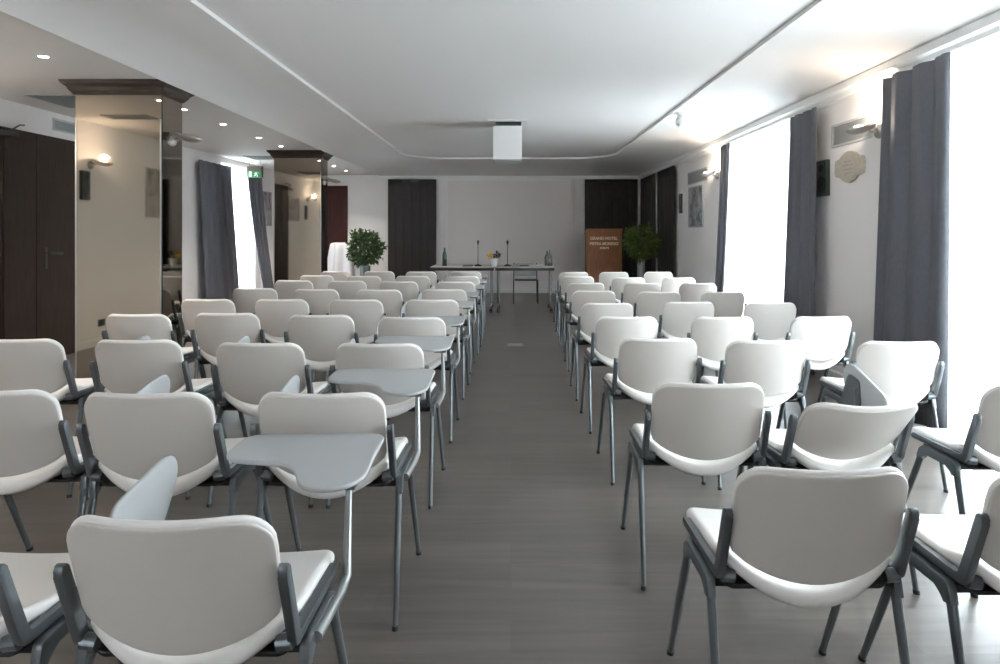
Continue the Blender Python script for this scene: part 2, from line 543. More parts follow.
# ------------------------------------------------------------------ drapery
def drape(name, m, base, along, inward, l0, l1, z0, z1, amp, pleat, flare=0.0, flare_top=0.0, b0=None, b1=None, th=0.006, seed=0, gather=0.0, nz=14):
    """pleated cloth. base: point; along/inward: unit 2D; l0..l1 extent at the top, b0..b1 at the bottom"""
    rnd = random.Random(seed)
    b0 = l0 if b0 is None else b0; b1 = l1 if b1 is None else b1
    L = abs(l1 - l0)
    npl = max(2, int(L / pleat))
    ns = npl * 12
    ph = [rnd.uniform(-0.5, 0.5) for _ in range(npl + 2)]
    am = [rnd.uniform(0.65, 1.25) for _ in range(npl + 2)]
    bm = nb()
    rows = []
    for j in range(nz + 1):
        v = j / nz                     # 0 bottom, 1 top
        z = z0 + (z1 - z0) * v
        row = []
        for i in range(ns + 1):
            u = i / ns
            s = (b0 + (b1 - b0) * u) * (1 - v) + (l0 + (l1 - l0) * u) * v
            k = u * npl; ki = int(min(k, npl - 1)); f = k - ki
            aa = am[ki] * (1 - f) + am[ki + 1] * f
            pp = ph[ki] * (1 - f) + ph[ki + 1] * f
            d = amp * aa * math.sin(2 * PI * k + pp * (1 - 0.5 * v)) * (0.75 + 0.35 * (1 - v))
            d += amp * 0.25 * math.sin(4 * PI * k + 3 * pp + v)
            off = flare * (1 - v) ** 1.3 + flare_top * v + d
            row.append(bm.verts.new((base[0] + along[0] * s + inward[0] * off, base[1] + along[1] * s + inward[1] * off, z)))
        rows.append(row)
    for a, b in zip(rows, rows[1:]):
        for i in range(ns):
            bm.faces.new([a[i], a[i + 1], b[i + 1], b[i]])
    o = link(name, bm, m, None, smooth=60)
    if th:
        md = o.modifiers.new('thickness', 'SOLIDIFY'); md.thickness = th; md.offset = 0
    return o


RW = ((2.80, 0), (0, 1), (-1, 0))     # right wall curtain plane
cx = 2.80
c = drape('curtain', M['curtain'], *RW, 4.25, 5.00, 0.02, 2.475, 0.034, 0.25, flare=0.03, b0=4.25, b1=5.12, seed=3)
tag(c, 'wide dark grey floor-length curtain between the nearest bright window and the wall plaque', 'curtain', 'dark grey window curtains')
c = drape('curtain', M['curtain'], *RW, 6.10, 6.66, 0.02, 2.475, 0.020, 0.17, flare=0.03, b0=6.08, b1=6.80, seed=5)
tag(c, 'dark grey floor-length curtain just beyond the round wall plaque, near side of second window', 'curtain', 'dark grey window curtains')
c = drape('curtain', M['curtain'], *RW, 8.53, 8.90, 0.02, 2.475, 0.018, 0.14, flare=0.09, b0=8.60, b1=9.0, seed=8)
tag(c, 'narrow dark grey curtain at the far side of second window beside the wall sconce', 'curtain', 'dark grey window curtains')
LW = ((XL + 0.10, 0), (0, 1), (1, 0))
c = drape('curtain', M['curtain'], *LW, 10.15, 11.3, 0.02, 2.44, 0.018, 0.2, flare=0.06, b0=10.3, b1=11.56, seed=11)
tag(c, 'wide dark curtain on the left wall right of the first mirrored pillar', 'curtain', 'dark curtains of the left window')
c = drape('curtain', M['curtain'], *LW, 12.0, 12.72, 0.02, 2.44, 0.018, 0.17, flare=0.32, b0=12.05, b1=12.6, seed=12)
tag(c, 'slanting dark curtain below the green exit sign beside the second mirrored pillar', 'curtain', 'dark curtains of the left window')

SR = ((2.855, 0), (0, 1), (-1, 0))
for (a, b), lab, sd in zip(WINS, ('glowing white sheer curtain over the nearest large window at right edge',
                                  'glowing white sheer curtain over the second window, between two grey curtains'), (2, 4)):
    c = drape('sheer_curtain', M['sheer'], *SR, a - 0.05, b + 0.05, 0.02, 2.475, 0.012, 0.11, th=0, seed=sd, nz=6)
    tag(c, lab, 'sheer curtain', 'white sheer curtains')
c = drape('sheer_curtain', M['sheer'], (XL + 0.05, 0), (0, 1), (1, 0), LWIN[0] - 0.1, LWIN[1] + 0.1, 0.02, 2.44, 0.012, 0.11, th=0, seed=6, nz=6)
tag(c, 'glowing white sheer curtain on the left wall between two dark curtains', 'sheer curtain', 'white sheer curtains')

# dark drapes at the far end
BW = ((0, YB - 0.07), (1, 0), (0, -1))
c = drape('drape', M['panel_l'], *BW, -2.70, -1.64, 0.02, 2.50, 0.006, 0.16, seed=21)
tag(c, 'dark brown pleated drape on the back wall left of the projection screen', 'drape', 'dark pleated drapes at the far end')
c = drape('drape', M['panel'], *BW, 1.62, 2.78, 0.02, 2.50, 0.006, 0.16, seed=22)
tag(c, 'black pleated drape on the back wall behind the wooden lectern', 'drape', 'dark pleated drapes at the far end')
c = drape('drape', M['panel'], (XR - 0.06, 0), (0, 1), (-1, 0), 13.03, YB - 0.10, 0.02, 2.50, 0.006, 0.16, seed=23)
tag(c, 'black pleated drape on the right wall, in the corner behind the bay tree', 'drape', 'dark pleated drapes at the far end')
c = drape('drape', M['panel'], (XR - 0.06, 0), (0, 1), (-1, 0), 11.60, 12.93, 0.02, 2.50, 0.006, 0.16, seed=24)
tag(c, 'black pleated drape on the right wall, nearer than the thin metal pole', 'drape', 'dark pleated drapes at the far end')
bm = nb(); tube(bm, [(XR - 0.07, 12.98, 0.0), (XR - 0.07, 12.98, 2.50)], 0.010)
tag(link('drape_pole', bm, M['steel'], smooth=True), 'thin vertical light metal pole between two black drapes on the right wall', 'pole')

# projection screen
t = thing('projection_screen', 'large pale blank projection screen mounted on the back wall behind the table', 'screen', (0, YB - 0.02, 0))
link('screen_cloth', bxm(-1.39, 1.41, -0.02, 0.0, 0.27, 2.47), M['screen'], t)
bm = nb()
for q in ((-1.425, -1.385), (1.405, 1.445)):
    box(bm, *q, -0.03, 0.005, 0.25, 2.5)
box(bm, -1.385, 1.405, -0.03, 0.005, 2.465, 2.5); box(bm, -1.385, 1.405, -0.03, 0.005, 0.25, 0.275)
link('screen_frame', bm, M['wall'], t)


# ------------------------------------------------------------------ mirrored pillars
def pillar(label, x0, x1, y0, y1):
    t = thing('mirrored_pillar', label, 'pillar', ((x0 + x1) / 2, (y0 + y1) / 2, 0), 0, 'bronze mirrored pillars')
    hx, hy = (x1 - x0) / 2, (y1 - y0) / 2
    link('core', bxm(-hx + .012, hx - .012, -hy + .012, hy - .012, 0, ZLC), M['capital'], t)
    for nm, b in (('front_mirror', (-hx, hx, -hy, -hy + .011)), ('back_mirror', (-hx, hx, hy - .011, hy))):
        link('mirror_panel', bxm(*b, 0.0, 2.50), M['mirror'], t)
    link('mirror_panel', bxm(hx - .011, hx, -hy + .022, hy - .012, 0.0, 2.50), M['mirror'], t)
    link('mirror_panel', bxm(-hx, -hx + .011, -hy + .012, hy - .012, 0.0, 2.50), M['mirror'], t)
    bm = nb()
    for sx in (-1, 1):
        box(bm, *sorted((sx * (hx + .003), sx * (hx - .009))), -hy - .004, -hy + .002, 0, 2.28)
    link('corner_strip', bm, M['steel'], t)
    link('joint', bxm(hx - .01, hx + .002, -hy + .011, -hy + .022, 0, 2.50), M['black'], t)
    # moulded capital
    prof = [(0.0, 2.485), (0.012, 2.485), (0.02, 2.50), (0.035, 2.515), (0.05, 2.545), (0.075, 2.565), (0.08, 2.572), (0.09, 2.598), (0.0, 2.598)]
    bm = nb(); rg = []
    for d, z in prof[:-1]:
        rg.append([bm.verts.new((sx * (hx + d), sy * (hy + d), z)) for sx, sy in ((1, 1), (-1, 1), (-1, -1), (1, -1))])
    for a, b in zip(rg, rg[1:]):
        for k in range(4):
            bm.faces.new([a[k], a[(k + 1) % 4], b[(k + 1) % 4], b[k]])
    bm.faces.new(rg[0]); bm.faces.new(rg[-1])
    link('capital', bm, M['capital'], t)
    return t


pillar('nearer bronze mirrored square pillar with dark wooden capital beside the brown door', -3.67, -2.95, 5.62, 5.98)
pillar('farther bronze mirrored square pillar with dark wooden capital near the white-draped table', -3.68, -2.95, 10.35, 10.72)


# ------------------------------------------------------------------ sconces
def make_sconce(lit, bulb_e=True):
    """local: wall plane at y=0, sticks out toward -y"""
    t = bpy.data.objects.new('wall_sconce', None); COL.objects.link(t)
    dark = M['lampmetal'] if lit else M['lampmetal']
    bm = nb()
    lathe(bm, [(0.0, 0.035), (0.02, 0.034), (0.038, 0.024), (0.046, 0.008), (0.047, 0.0)], seg=24)
    bmesh.ops.transform(bm, matrix=Matrix.Rotation(PI / 2, 4, 'X'), verts=bm.verts)
    link('wall_mount', bm, dark, t, smooth=True)
    bm = nb(); tube(bm, [(0, -0.025, 0.0), (0, -0.05, 0.012), (0, -0.08, 0.018)], 0.011)
    link('arm', bm, dark, t, smooth=True)
    # boat-shaped dish, long axis along -y
    bm = nb(); rg = []
    n = 28
    for k in range(7):
        a = k / 6 * PI / 2
        s, zz = math.sin(a), -math.cos(a) * 0.055
        ring = []
        for i in range(n):
            th = 2 * PI * i / n
            lx = 0.068 * math.sin(th); ly = 0.115 * math.cos(th)
            wdt = 1.0 - 0.35 * (1 if ly < 0 else -1) * abs(ly) / 0.105 * 0.6
            ring.append(bm.verts.new((lx * max(s, 0.02) * wdt, -0.148 + ly * max(s, 0.02), 0.050 + zz + 0.026 * (ly / 0.115) * s)))
        rg.append(ring)
    for a, b in zip(rg, rg[1:]):
        for i in range(n):
            bm.faces.new([a[i], a[(i + 1) % n], b[(i + 1) % n], b[i]])
    bm.faces.new(rg[0])
    d = link('dish', bm, dark, t, smooth=True)
    md = d.modifiers.new('thickness', 'SOLIDIFY'); md.thickness = 0.004; md.offset = 1
    bm = nb()
    tube(bm, [(0, -0.195, 0.040), (0, -0.105, 0.052)], 0.010)
    link('bulb', bm, M['bulb_warm'] if lit else M['frost'], t, smooth=True)
    if lit:
        l = bpy.data.lights.new('sconce_light', 'POINT'); l.energy = lit; l.color = (1.0, 0.86, 0.70)
        l.shadow_soft_size = 0.03
        lo = bpy.data.objects.new('sconce_light', l); COL.objects.link(lo); lo.parent = t
        lo.location = (0, -0.165, 0.085)
    return t


SE = 8.5
for (x, y, z, rz, lit, lab) in (
        (XR, 5.25, 2.11, -PI / 2, SE, 'lit uplight wall sconce above the beige plaque beside the wide grey curtain'),
        (XR, 9.34, 2.12, -PI / 2, SE, 'lit uplight wall sconce on the far right wall above the grey framed print'),
        (XL, 3.56, 2.10, PI / 2, SE, 'lit uplight sconce reflected in the nearer mirrored pillar'),
        (XL, 4.85, 2.10, PI / 2, SE * 0.7, 'lit uplight sconce reflected in the farther mirrored pillar'),
        (-2.95, 5.80, 2.12, PI / 2, 0, 'unlit grey sconce on the side of the nearer mirrored pillar'),
        (-2.95, 10.53, 2.12, PI / 2, 0, 'unlit grey sconce on the side of the farther mirrored pillar')):
    s = make_sconce(lit)
    s.location = (x, y, z); s.rotation_euler = (0, 0, rz)
    tag(s, lab, 'wall lamp', 'uplight sconces')


# ------------------------------------------------------------------ downlights
def make_downlight():
    t = bpy.data.objects.new('recessed_downlight', None); COL.objects.link(t)
    bm = nb(); lathe(bm, [(0.052, 0.0), (0.052, -0.006), (0.034, -0.008), (0.031, 0.0)])
    link('trim_ring', bm, M['trim'], t, smooth=True)
    bm = nb(); lathe(bm, [(0.0, -0.004), (0.030, -0.004), (0.030, 0.0), (0.0, 0.0)])
    link('lens', bm, M['led'], t)
    l = bpy.data.lights.new('downlight_beam', 'SPOT'); l.energy = 60; l.color = (1, 0.91, 0.81)
    l.spot_size = 1.9; l.spot_blend = 0.9; l.shadow_soft_size = 0.03
    lo = bpy.data.objects.new('downlight_beam', l); COL.objects.link(lo); lo.parent = t; lo.location = (0, 0, -0.02)
    return t


d0 = make_downlight()
DL = [(4.82, 'round ceiling downlight in front of the nearer mirrored pillar, closest to the camera'),
      (6.88, 'first round ceiling downlight beyond the nearer mirrored pillar'),
      (7.83, 'second round ceiling downlight beyond the nearer mirrored pillar'),
      (8.94, 'third round ceiling downlight between the two mirrored pillars'),
      (9.80, 'round ceiling downlight just in front of the farther mirrored pillar'),
      (11.75, 'round ceiling downlight hidden just behind the farther mirrored pillar'),
      (12.70, 'round ceiling downlight beyond the farther pillar, the nearer of two'),
      (13.66, 'round ceiling downlight closest to the back wall and red-brown door'),
      (3.85, 'round ceiling downlight left of the camera, out of the picture'),
      (2.0, 'added unseen round ceiling downlight far left beside the nearest row'),  # lamp added out of frame to light the front chairs
      (1.0, 'added unseen round ceiling downlight far left beside the camera'),  # another added lamp, unseen, for the front rows
      (0.0, 'added unseen round ceiling downlight far left behind the camera')]  # likewise added, lifts the light on the nearest chair backs
for i, (y, lab) in enumerate(DL):
    o = d0 if i == 0 else copy_tree(d0)
    o.location = (-3.38, y, ZLC)
    tag(o, lab, 'ceiling light', 'recessed downlights over the side aisle')


# ------------------------------------------------------------------ doors, vents, wall things
d1 = nb()
box(d1, XL, XL + 0.035, 6.30, 7.50, 0, 2.33)
door = struct('door_1', d1, M['door'])
bm = nb()
for a, b in ((6.32, 6.74), (6.75, 7.48)):
    box(bm, XL + 0.035, XL + 0.047, a, b, 0.01, 2.31)
link('leaf', bm, M['door'], door)
bm = nb()
box(bm, XL + 0.047, XL + 0.053, 6.86, 6.90, 0.95, 1.17, bev=0.002)
tube(bm, [(XL + 0.05, 6.88, 1.11), (XL + 0.10, 6.88, 1.11), (XL + 0.105, 6.94, 1.11), (XL + 0.10, 7.06, 1.105)], 0.012)
link('door_handle', bm, M['black'], door, smooth=True)
bm = nb(); box(bm, XL + 0.047, XL + 0.09, 6.15, 6.45, 2.24, 2.29, bev=0.004); tube(bm, [(XL + 0.07, 6.3, 2.26), (XL + 0.12, 6.42, 2.36), (XL + 0.06, 6.56, 2.38)], 0.008)
link('door_closer', bm, M['black'], door)

bm = nb(); box(bm, -4.30, -3.60, YB - 0.03, YB, 0, 2.36)
door = struct('door_2', bm, M['reddoor'])
bm = nb(); box(bm, -4.25, -3.66, YB - 0.045, YB - 0.03, 0.01, 2.30); link('leaf', bm, M['reddoor'], door)
bm = nb()
for a, b in ((-4.17, -3.98), (-3.93, -3.74)):
    for c0, c1 in ((0.2, 0.95), (1.05, 2.15)):
        box(bm, a, b, YB - 0.055, YB - 0.045, c0, c1, bev=0.003)
link('leaf_panel', bm, M['reddoor'], door)
bm = nb(); tube(bm, [(-4.2, YB - 0.045, 1.05), (-4.2, YB - 0.09, 1.05), (-4.10, YB - 0.09, 1.05)], 0.009); link('door_handle', bm, M['steel'], door)


def grille(label, loc, rz, wd, ht, n):
    t = thing('air_grille', label, 'air vent', loc, rz, 'wall air grilles')
    bm = nb(); f = 0.018
    box(bm, -wd / 2, wd / 2, -0.012, 0, ht / 2 - f, ht / 2); box(bm, -wd / 2, wd / 2, -0.012, 0, -ht / 2, -ht / 2 + f)
    box(bm, -wd / 2, -wd / 2 + f, -0.012, 0, -ht / 2 + f, ht / 2 - f); box(bm, wd / 2 - f, wd / 2, -0.012, 0, -ht / 2 + f, ht / 2 - f)
    link('grille_frame', bm, M['outlet'], t)
    link('duct', bxm(-wd / 2 + f, wd / 2 - f, -0.002, 0, -ht / 2 + f, ht / 2 - f), M['grille'], t)
    bm = nb()
    for k in range(n):
        z = -ht / 2 + f + (ht - 2 * f) * (k + 0.5) / n
        prism(bm, [(-0.010, z - 0.005), (-0.002, z + 0.004), (-0.002, z + 0.006), (-0.010, z - 0.003)], lambda p: (-wd / 2 + f, p[0], p[1]), lambda p: (wd / 2 - f, p[0], p[1]))
    link('louvres', bm, M['grille'], t)
    return t


grille('grey louvred air grille on right wall above the beige plaque', (XR, 5.68, 2.185), -PI / 2, 0.66, 0.20, 12)
grille('grey louvred air grille on far right wall above the framed print', (XR, 10.35, 2.20), -PI / 2, 1.1, 0.20, 12)
grille('grey louvred air grille high on left wall above the brown door', (XL, 7.50, 2.475), PI / 2, 0.9, 0.13, 8)


def ceil_vent(label, x, y, wx, wy):
    t = thing('ceiling_vent', label, 'ceiling vent', (x, y, ZLC), 0, 'side aisle ceiling vents')
    bm = nb()
    f = 0.03
    box(bm, -wx / 2, wx / 2, -wy / 2, -wy / 2 + f, -0.012, 0); box(bm, -wx / 2, wx / 2, wy / 2 - f, wy / 2, -0.012, 0)
    box(bm, -wx / 2, -wx / 2 + f, -wy / 2 + f, wy / 2 - f, -0.012, 0); box(bm, wx / 2 - f, wx / 2, -wy / 2 + f, wy / 2 - f, -0.012, 0)
    link('vent_frame', bm, M['grille'], t)
    bm = nb()
    k = -wx / 2 + f
    while k < wx / 2 - f - 0.01:
        box(bm, k, k + 0.008, -wy / 2 + f, wy / 2 - f, -0.010, -0.002); k += 0.03
    link('slats', bm, M['grille'], t)
    link('duct', bxm(-wx / 2 + f, wx / 2 - f, -wy / 2 + f, wy / 2 - f, -0.002, 0), M['speaker'], t)


ceil_vent('dark rectangular ceiling vent left of the nearer pillar capital', -4.18, 6.45, 0.60, 0.62)
ceil_vent('dark rectangular ceiling vent left of the farther mirrored pillar', -4.15, 11.3, 0.6, 0.5)
ceil_vent('dark ceiling vent seen only in the nearer mirrored pillar', -4.2, 3.9, 0.5, 0.25)


def speaker(label, x, y, z, rz, sx=1.0):
    t = thing('wall_speaker', label, 'speaker', (x, y, z), rz, 'small wall speakers')
    t.scale = (sx, 0.8, 1)
    link('cabinet', bxm(-0.105, 0.105, -0.045, 0, -0.165, 0.165, bev=0.006), M['speaker'], t)
    for zz, r, nm in ((-0.055, 0.08, 'woofer'), (0.09, 0.04, 'tweeter')):
        bm = nb(); lathe(bm, [(r, 0.0), (r, 0.008), (r * .9, 0.010), (r * .3, -0.012), (r * .25, 0.0), (0.0, 0.006)])
        bmesh.ops.transform(bm, matrix=Matrix.Translation((0, -0.043, zz)) @ Matrix.Rotation(PI / 2, 4, 'X'), verts=bm.verts)
        link(nm, bm, M['cone'], t, smooth=True)


speaker('small dark speaker on right wall half behind the second grey curtain', XR, 6.16, 1.825, -PI / 2)
speaker('small black speaker on far right wall beside the black drape', XR, 11.33, 1.82, -PI / 2, 0.6)
speaker('small dark speaker reflected in the nearer pillar under a sconce', XL, 3.68, 1.86, PI / 2, 0.7)
speaker('small dark speaker reflected in the farther mirrored pillar', XL, 4.98, 1.80, PI / 2, 0.6)


def framed(label, x, y, z, rz, wd, ht, m):
    t = thing('framed_print', label, 'picture', (x, y, z), rz)
    bm = nb(); f = 0.02
    box(bm, -wd / 2, wd / 2, -0.025, 0, ht / 2 - f, ht / 2); box(bm, -wd / 2, wd / 2, -0.025, 0, -ht / 2, -ht / 2 + f)
    box(bm, -wd / 2, -wd / 2 + f, -0.025, 0, -ht / 2 + f, ht / 2 - f); box(bm, wd / 2 - f, wd / 2, -0.025, 0, -ht / 2 + f, ht / 2 - f)
    link('picture_frame', bm, M['grille'], t)
    link('print', bxm(-wd / 2 + f, wd / 2 - f, -0.018, 0, -ht / 2 + f, ht / 2 - f), m, t)


framed('grey framed print hung on far right wall below the air grille', XR, 10.42, 1.73, -PI / 2, 0.78, 0.64, M['pic1'])
framed('pale framed print on left wall just before the farther pillar', XL, 13.2, 1.80, PI / 2, 0.5, 0.68, M['pic2'])
framed('beige framed print reflected at the edge of the nearer pillar', XL, 2.15, 1.86, PI / 2, 0.5, 0.66, M['pic3'])
framed('violet flower print reflected in the farther pillar', XL, 5.85, 1.86, PI / 2, 0.72, 0.55, M['pic2'])
bm = nb(); box(bm, -0.06, 0.06, -0.01, 0, -0.04, 0.04, bev=0.002)
o = link('socket_plate', bm, M['speaker']); o.location = (XL, 3.35, 0.26); o.rotation_euler = (0, 0, PI / 2)
tag(o, 'dark socket plate reflected low in the nearer mirrored pillar', 'socket')

# plaque
t = thing('wall_plaque', 'beige cartouche-shaped plaque on the white wall between grey curtains', 'plaque', (XR, 5.69, 1.885), -PI / 2)


def cart(s):
    W, H = 0.24 * s, 0.135 * s
    pts = []
    # oval centre with smaller side lobes, notched joints
    for k in range(64):
        a = 2 * PI * k / 64
        ca, sa = math.cos(a), math.sin(a)
        rr = 1.0
        big = (W * 0.80 * ca, H * sa)
        lob = (W * ca, H * 0.62 * sa)
        q = max((big, lob), key=lambda p: math.hypot(*p) if abs(p[1]) < H * 0.62 or p is big else 0)
        pts.append(q)
    out = []
    for k in range(64):
        a = 2 * PI * k / 64
        ca, sa = math.cos(a), math.sin(a)
        r1 = 1 / math.sqrt((ca / (W * 0.76)) ** 2 + (sa / H) ** 2)
        r2 = 1 / ((abs(ca) / W) ** 7 + (abs(sa) / (H * 0.60)) ** 7) ** (1 / 7)
        r = max(r1, r2)
        out.append((r * ca, r * sa))
    return out


bm = nb(); prism(bm, cart(1.0), lambda p: (p[0], 0, p[1]), lambda p: (p[0], -0.022, p[1]), bev=0.003)
link('plaque_body', bm, M['stone'], t)
bm = nb(); prism(bm, cart(0.84), lambda p: (p[0], -0.022, p[1]), lambda p: (p[0], -0.026, p[1]), bev=0.001)
link('plaque_face', bm, M['stone'], t)
bm = nb()
for zz, hw in ((0.045, 0.06), (0.015, 0.095), (-0.02, 0.08), (-0.055, 0.045)):
    box(bm, -hw, hw, -0.0275, -0.026, zz - 0.006, zz + 0.006)
link('engraved_lines', bm, M['stone_dark'], t)

# exit sign
t = thing('exit_sign', 'green emergency exit sign with running figure hanging at the left ceiling', 'exit sign', (-4.53, 11.8, 2.40))
link('sign_case', bxm(-0.135, 0.135, -0.03, 0.03, -0.10, 0.10, bev=0.004), M['brown_box'], t)
link('sign_face', bxm(-0.125, 0.125, -0.033, -0.030, -0.10, 0.02), M['green_sign'], t)
bm = nb()
for x in (-0.1, 0.1):
    tube(bm, [(x, 0, 0.10), (x, 0, 0.20)], 0.008)
link('hanging_rod', bm, M['steel'], t)
bm = nb()
box(bm, -0.095, -0.045, -0.0345, -0.033, -0.085, 0.005)
lathe(bm, [(0.011, -0.0008), (0.011, 0.0008)], seg=12)
for v in bm.verts[-24:]:
    pass
tube(bm, [(0.035, -0.034, -0.012), (0.03, -0.034, -0.045)], 0.009, seg=6, ell=(1, 0.2))
for p in (((0.03, -0.034, -0.045), (0.055, -0.034, -0.06), (0.05, -0.034, -0.088)), ((0.03, -0.034, -0.045), (0.012, -0.034, -0.065), (-0.008, -0.034, -0.075)),
          ((0.035, -0.034, -0.018), (0.06, -0.034, -0.03), (0.07, -0.034, -0.018)), ((0.033, -0.034, -0.018), (0.012, -0.034, -0.022), (0.002, -0.034, -0.04))):
    tube(bm, p, 0.006, seg=6, ell=(1, 0.25))
link('pictogram', bm, M['sign_white'], t)

# ceiling projector housing
t = thing('projector_lift', 'white box-shaped projector housing hanging from the recessed ceiling', 'projector', (0.0, 8.4, ZT))
t.scale = (1.04, 1.04, 1.04)
link('ceiling_plate', bxm(-0.28, 0.20, -0.06, 0.42, -0.014, 0.0, bev=0.003), M['trim'], t)
link('neck', bxm(-0.19, 0.125, 0.02, 0.36, -0.065, -0.014), M['black'], t)
link('housing', bxm(-0.215, 0.13, 0.0, 0.38, -0.47, -0.065, bev=0.006), M['trim'], t)
link('bottom_plate', bxm(-0.215, 0.125, 0.005, 0.375, -0.49, -0.47, bev=0.003), M['tablet_under'], t)

# ceiling spot near right tray edge
t = thing('ceiling_spotlight', 'small white round swivelling spotlight under the right edge of the ceiling recess', 'spotlight', (1.98, 7.75, ZC - 0.002))
bm = nb(); lathe(bm, [(0.0, -0.15), (0.035, -0.147), (0.062, -0.12), (0.068, -0.09), (0.06, -0.055), (0.03, -0.03), (0.0, -0.028)])
link('lamp_head', bm, M['trim'], t, smooth=True)
bm = nb(); lathe(bm, [(0.045, 0.0), (0.045, -0.02), (0.015, -0.025), (0.015, -0.05)]); link('mounting_base', bm, M['trim'], t, smooth=True)


# ------------------------------------------------------------------ the conference chair
def seat_outline():
    pts = []
    n = 17
    for i in range(n):                       # rear edge, left to right
        x = -0.200 + 0.400 * i / (n - 1)
        pts.append((x, 0.068 - 0.040 * (1 - (x / 0.2) ** 2)))
    pts.append((0.206, 0.09))
    for k in range(6):
        pts.append((0.207 + 0.008 * k / 5, 0.14 + 0.26 * k / 5))
    for k in range(1, 6):
        a = PI / 2 * k / 5
        pts.append((0.145 + 0.07 * math.cos(a), 0.405 + 0.065 * math.sin(a)))
    for k in range(1, 8):
        pts.append((0.145 - 0.29 * k / 8, 0.470))
    for k in range(0, 5):
        a = PI / 2 + PI / 2 * k / 5
        pts.append((-0.145 + 0.07 * math.cos(a), 0.405 + 0.065 * math.sin(a)))
    for k in range(6):
        pts.append((-0.215 + 0.008 * k / 5, 0.40 - 0.26 * k / 5))
    pts.append((-0.206, 0.09))
    return pts


def seat_z(x, y):
    t = min(1, max(0, (y + 0.02) / 0.42)); t = t * t * (3 - 2 * t)
    dip = 0.058 * (1 - 0.8 * t) * (1 - min(1, (x / 0.208) ** 2))
    roll = 0.9 * max(0, y - 0.39) ** 2 / 0.3
    up = max(0, 1 - max(0, y - 0.06) / 0.16); up = up * up * (3 - 2 * up)
    return 0.481 - dip - roll * 1.5 + 0.036 * up * min(1, abs(x) / 0.2) ** 2.2


def back_P(p, z, off):
    y = 0.076 - (z - 0.50) * 0.30 - 0.052 * (1 - (p / 0.21) ** 2)
    slope = Vector((-0.055 * 2 * p / 0.21 ** 2 * -1, 0, 0))
    nrm = Vector((-(0.055 * 2 * p / 0.21 ** 2), 1.0, 0.36)).normalized()
    return Vector((p, y, z)) + nrm * off


def back_outline(g=0.0):
    pts = []
    n = 15
    W = 0.209 - g
    for i in range(n + 1):                   # lower edge, left to right
        x = (W - 0.012) * (-1 + 2 * i / n)
        pts.append((x, 0.468 + g + 0.066 * (abs(x) / W) ** 2 + 0.016 * (abs(x) / W) ** 9))
    for k in range(5):
        pts.append((W - 0.003 * (1 - k / 4), 0.562 + 0.13 * k / 4))
    for k in range(1, 8):
        a = PI / 2 * k / 7
        pts.append((W - 0.064 + 0.064 * math.cos(a), 0.705 + (0.066 - g) * math.sin(a)))
    for k in range(1, 8):
        pts.append(((W - 0.064) * (1 - 2 * k / 8), 0.771 - g))
    for k in range(0, 7):
        a = PI / 2 + PI / 2 * k / 7
        pts.append((-W + 0.064 + 0.064 * math.cos(a), 0.705 + (0.066 - g) * math.sin(a)))
    for k in range(5):
        pts.append((-W + 0.003 * k / 4, 0.692 - 0.13 * k / 4))
    return pts


TAB = smooth_outline([(0.275, 0.62), (0.285, 0.44), (0.22, 0.365), (0.13, 0.385), (0.06, 0.56), (-0.165, 0.60), (-0.175, 0.835), (0.27, 0.845)],
                     [0.06, 0.07, 0.06, 0.06, 0.09, 0.07, 0.07, 0.06], 5)
FOLD = smooth_outline([(0.27, 0.665), (0.56, 0.712), (0.60, 0.64), (0.50, 0.50), (0.38, 0.38), (0.28, 0.42)],
                      [0.05, 0.07, 0.07, 0.09, 0.07, 0.07], 5)


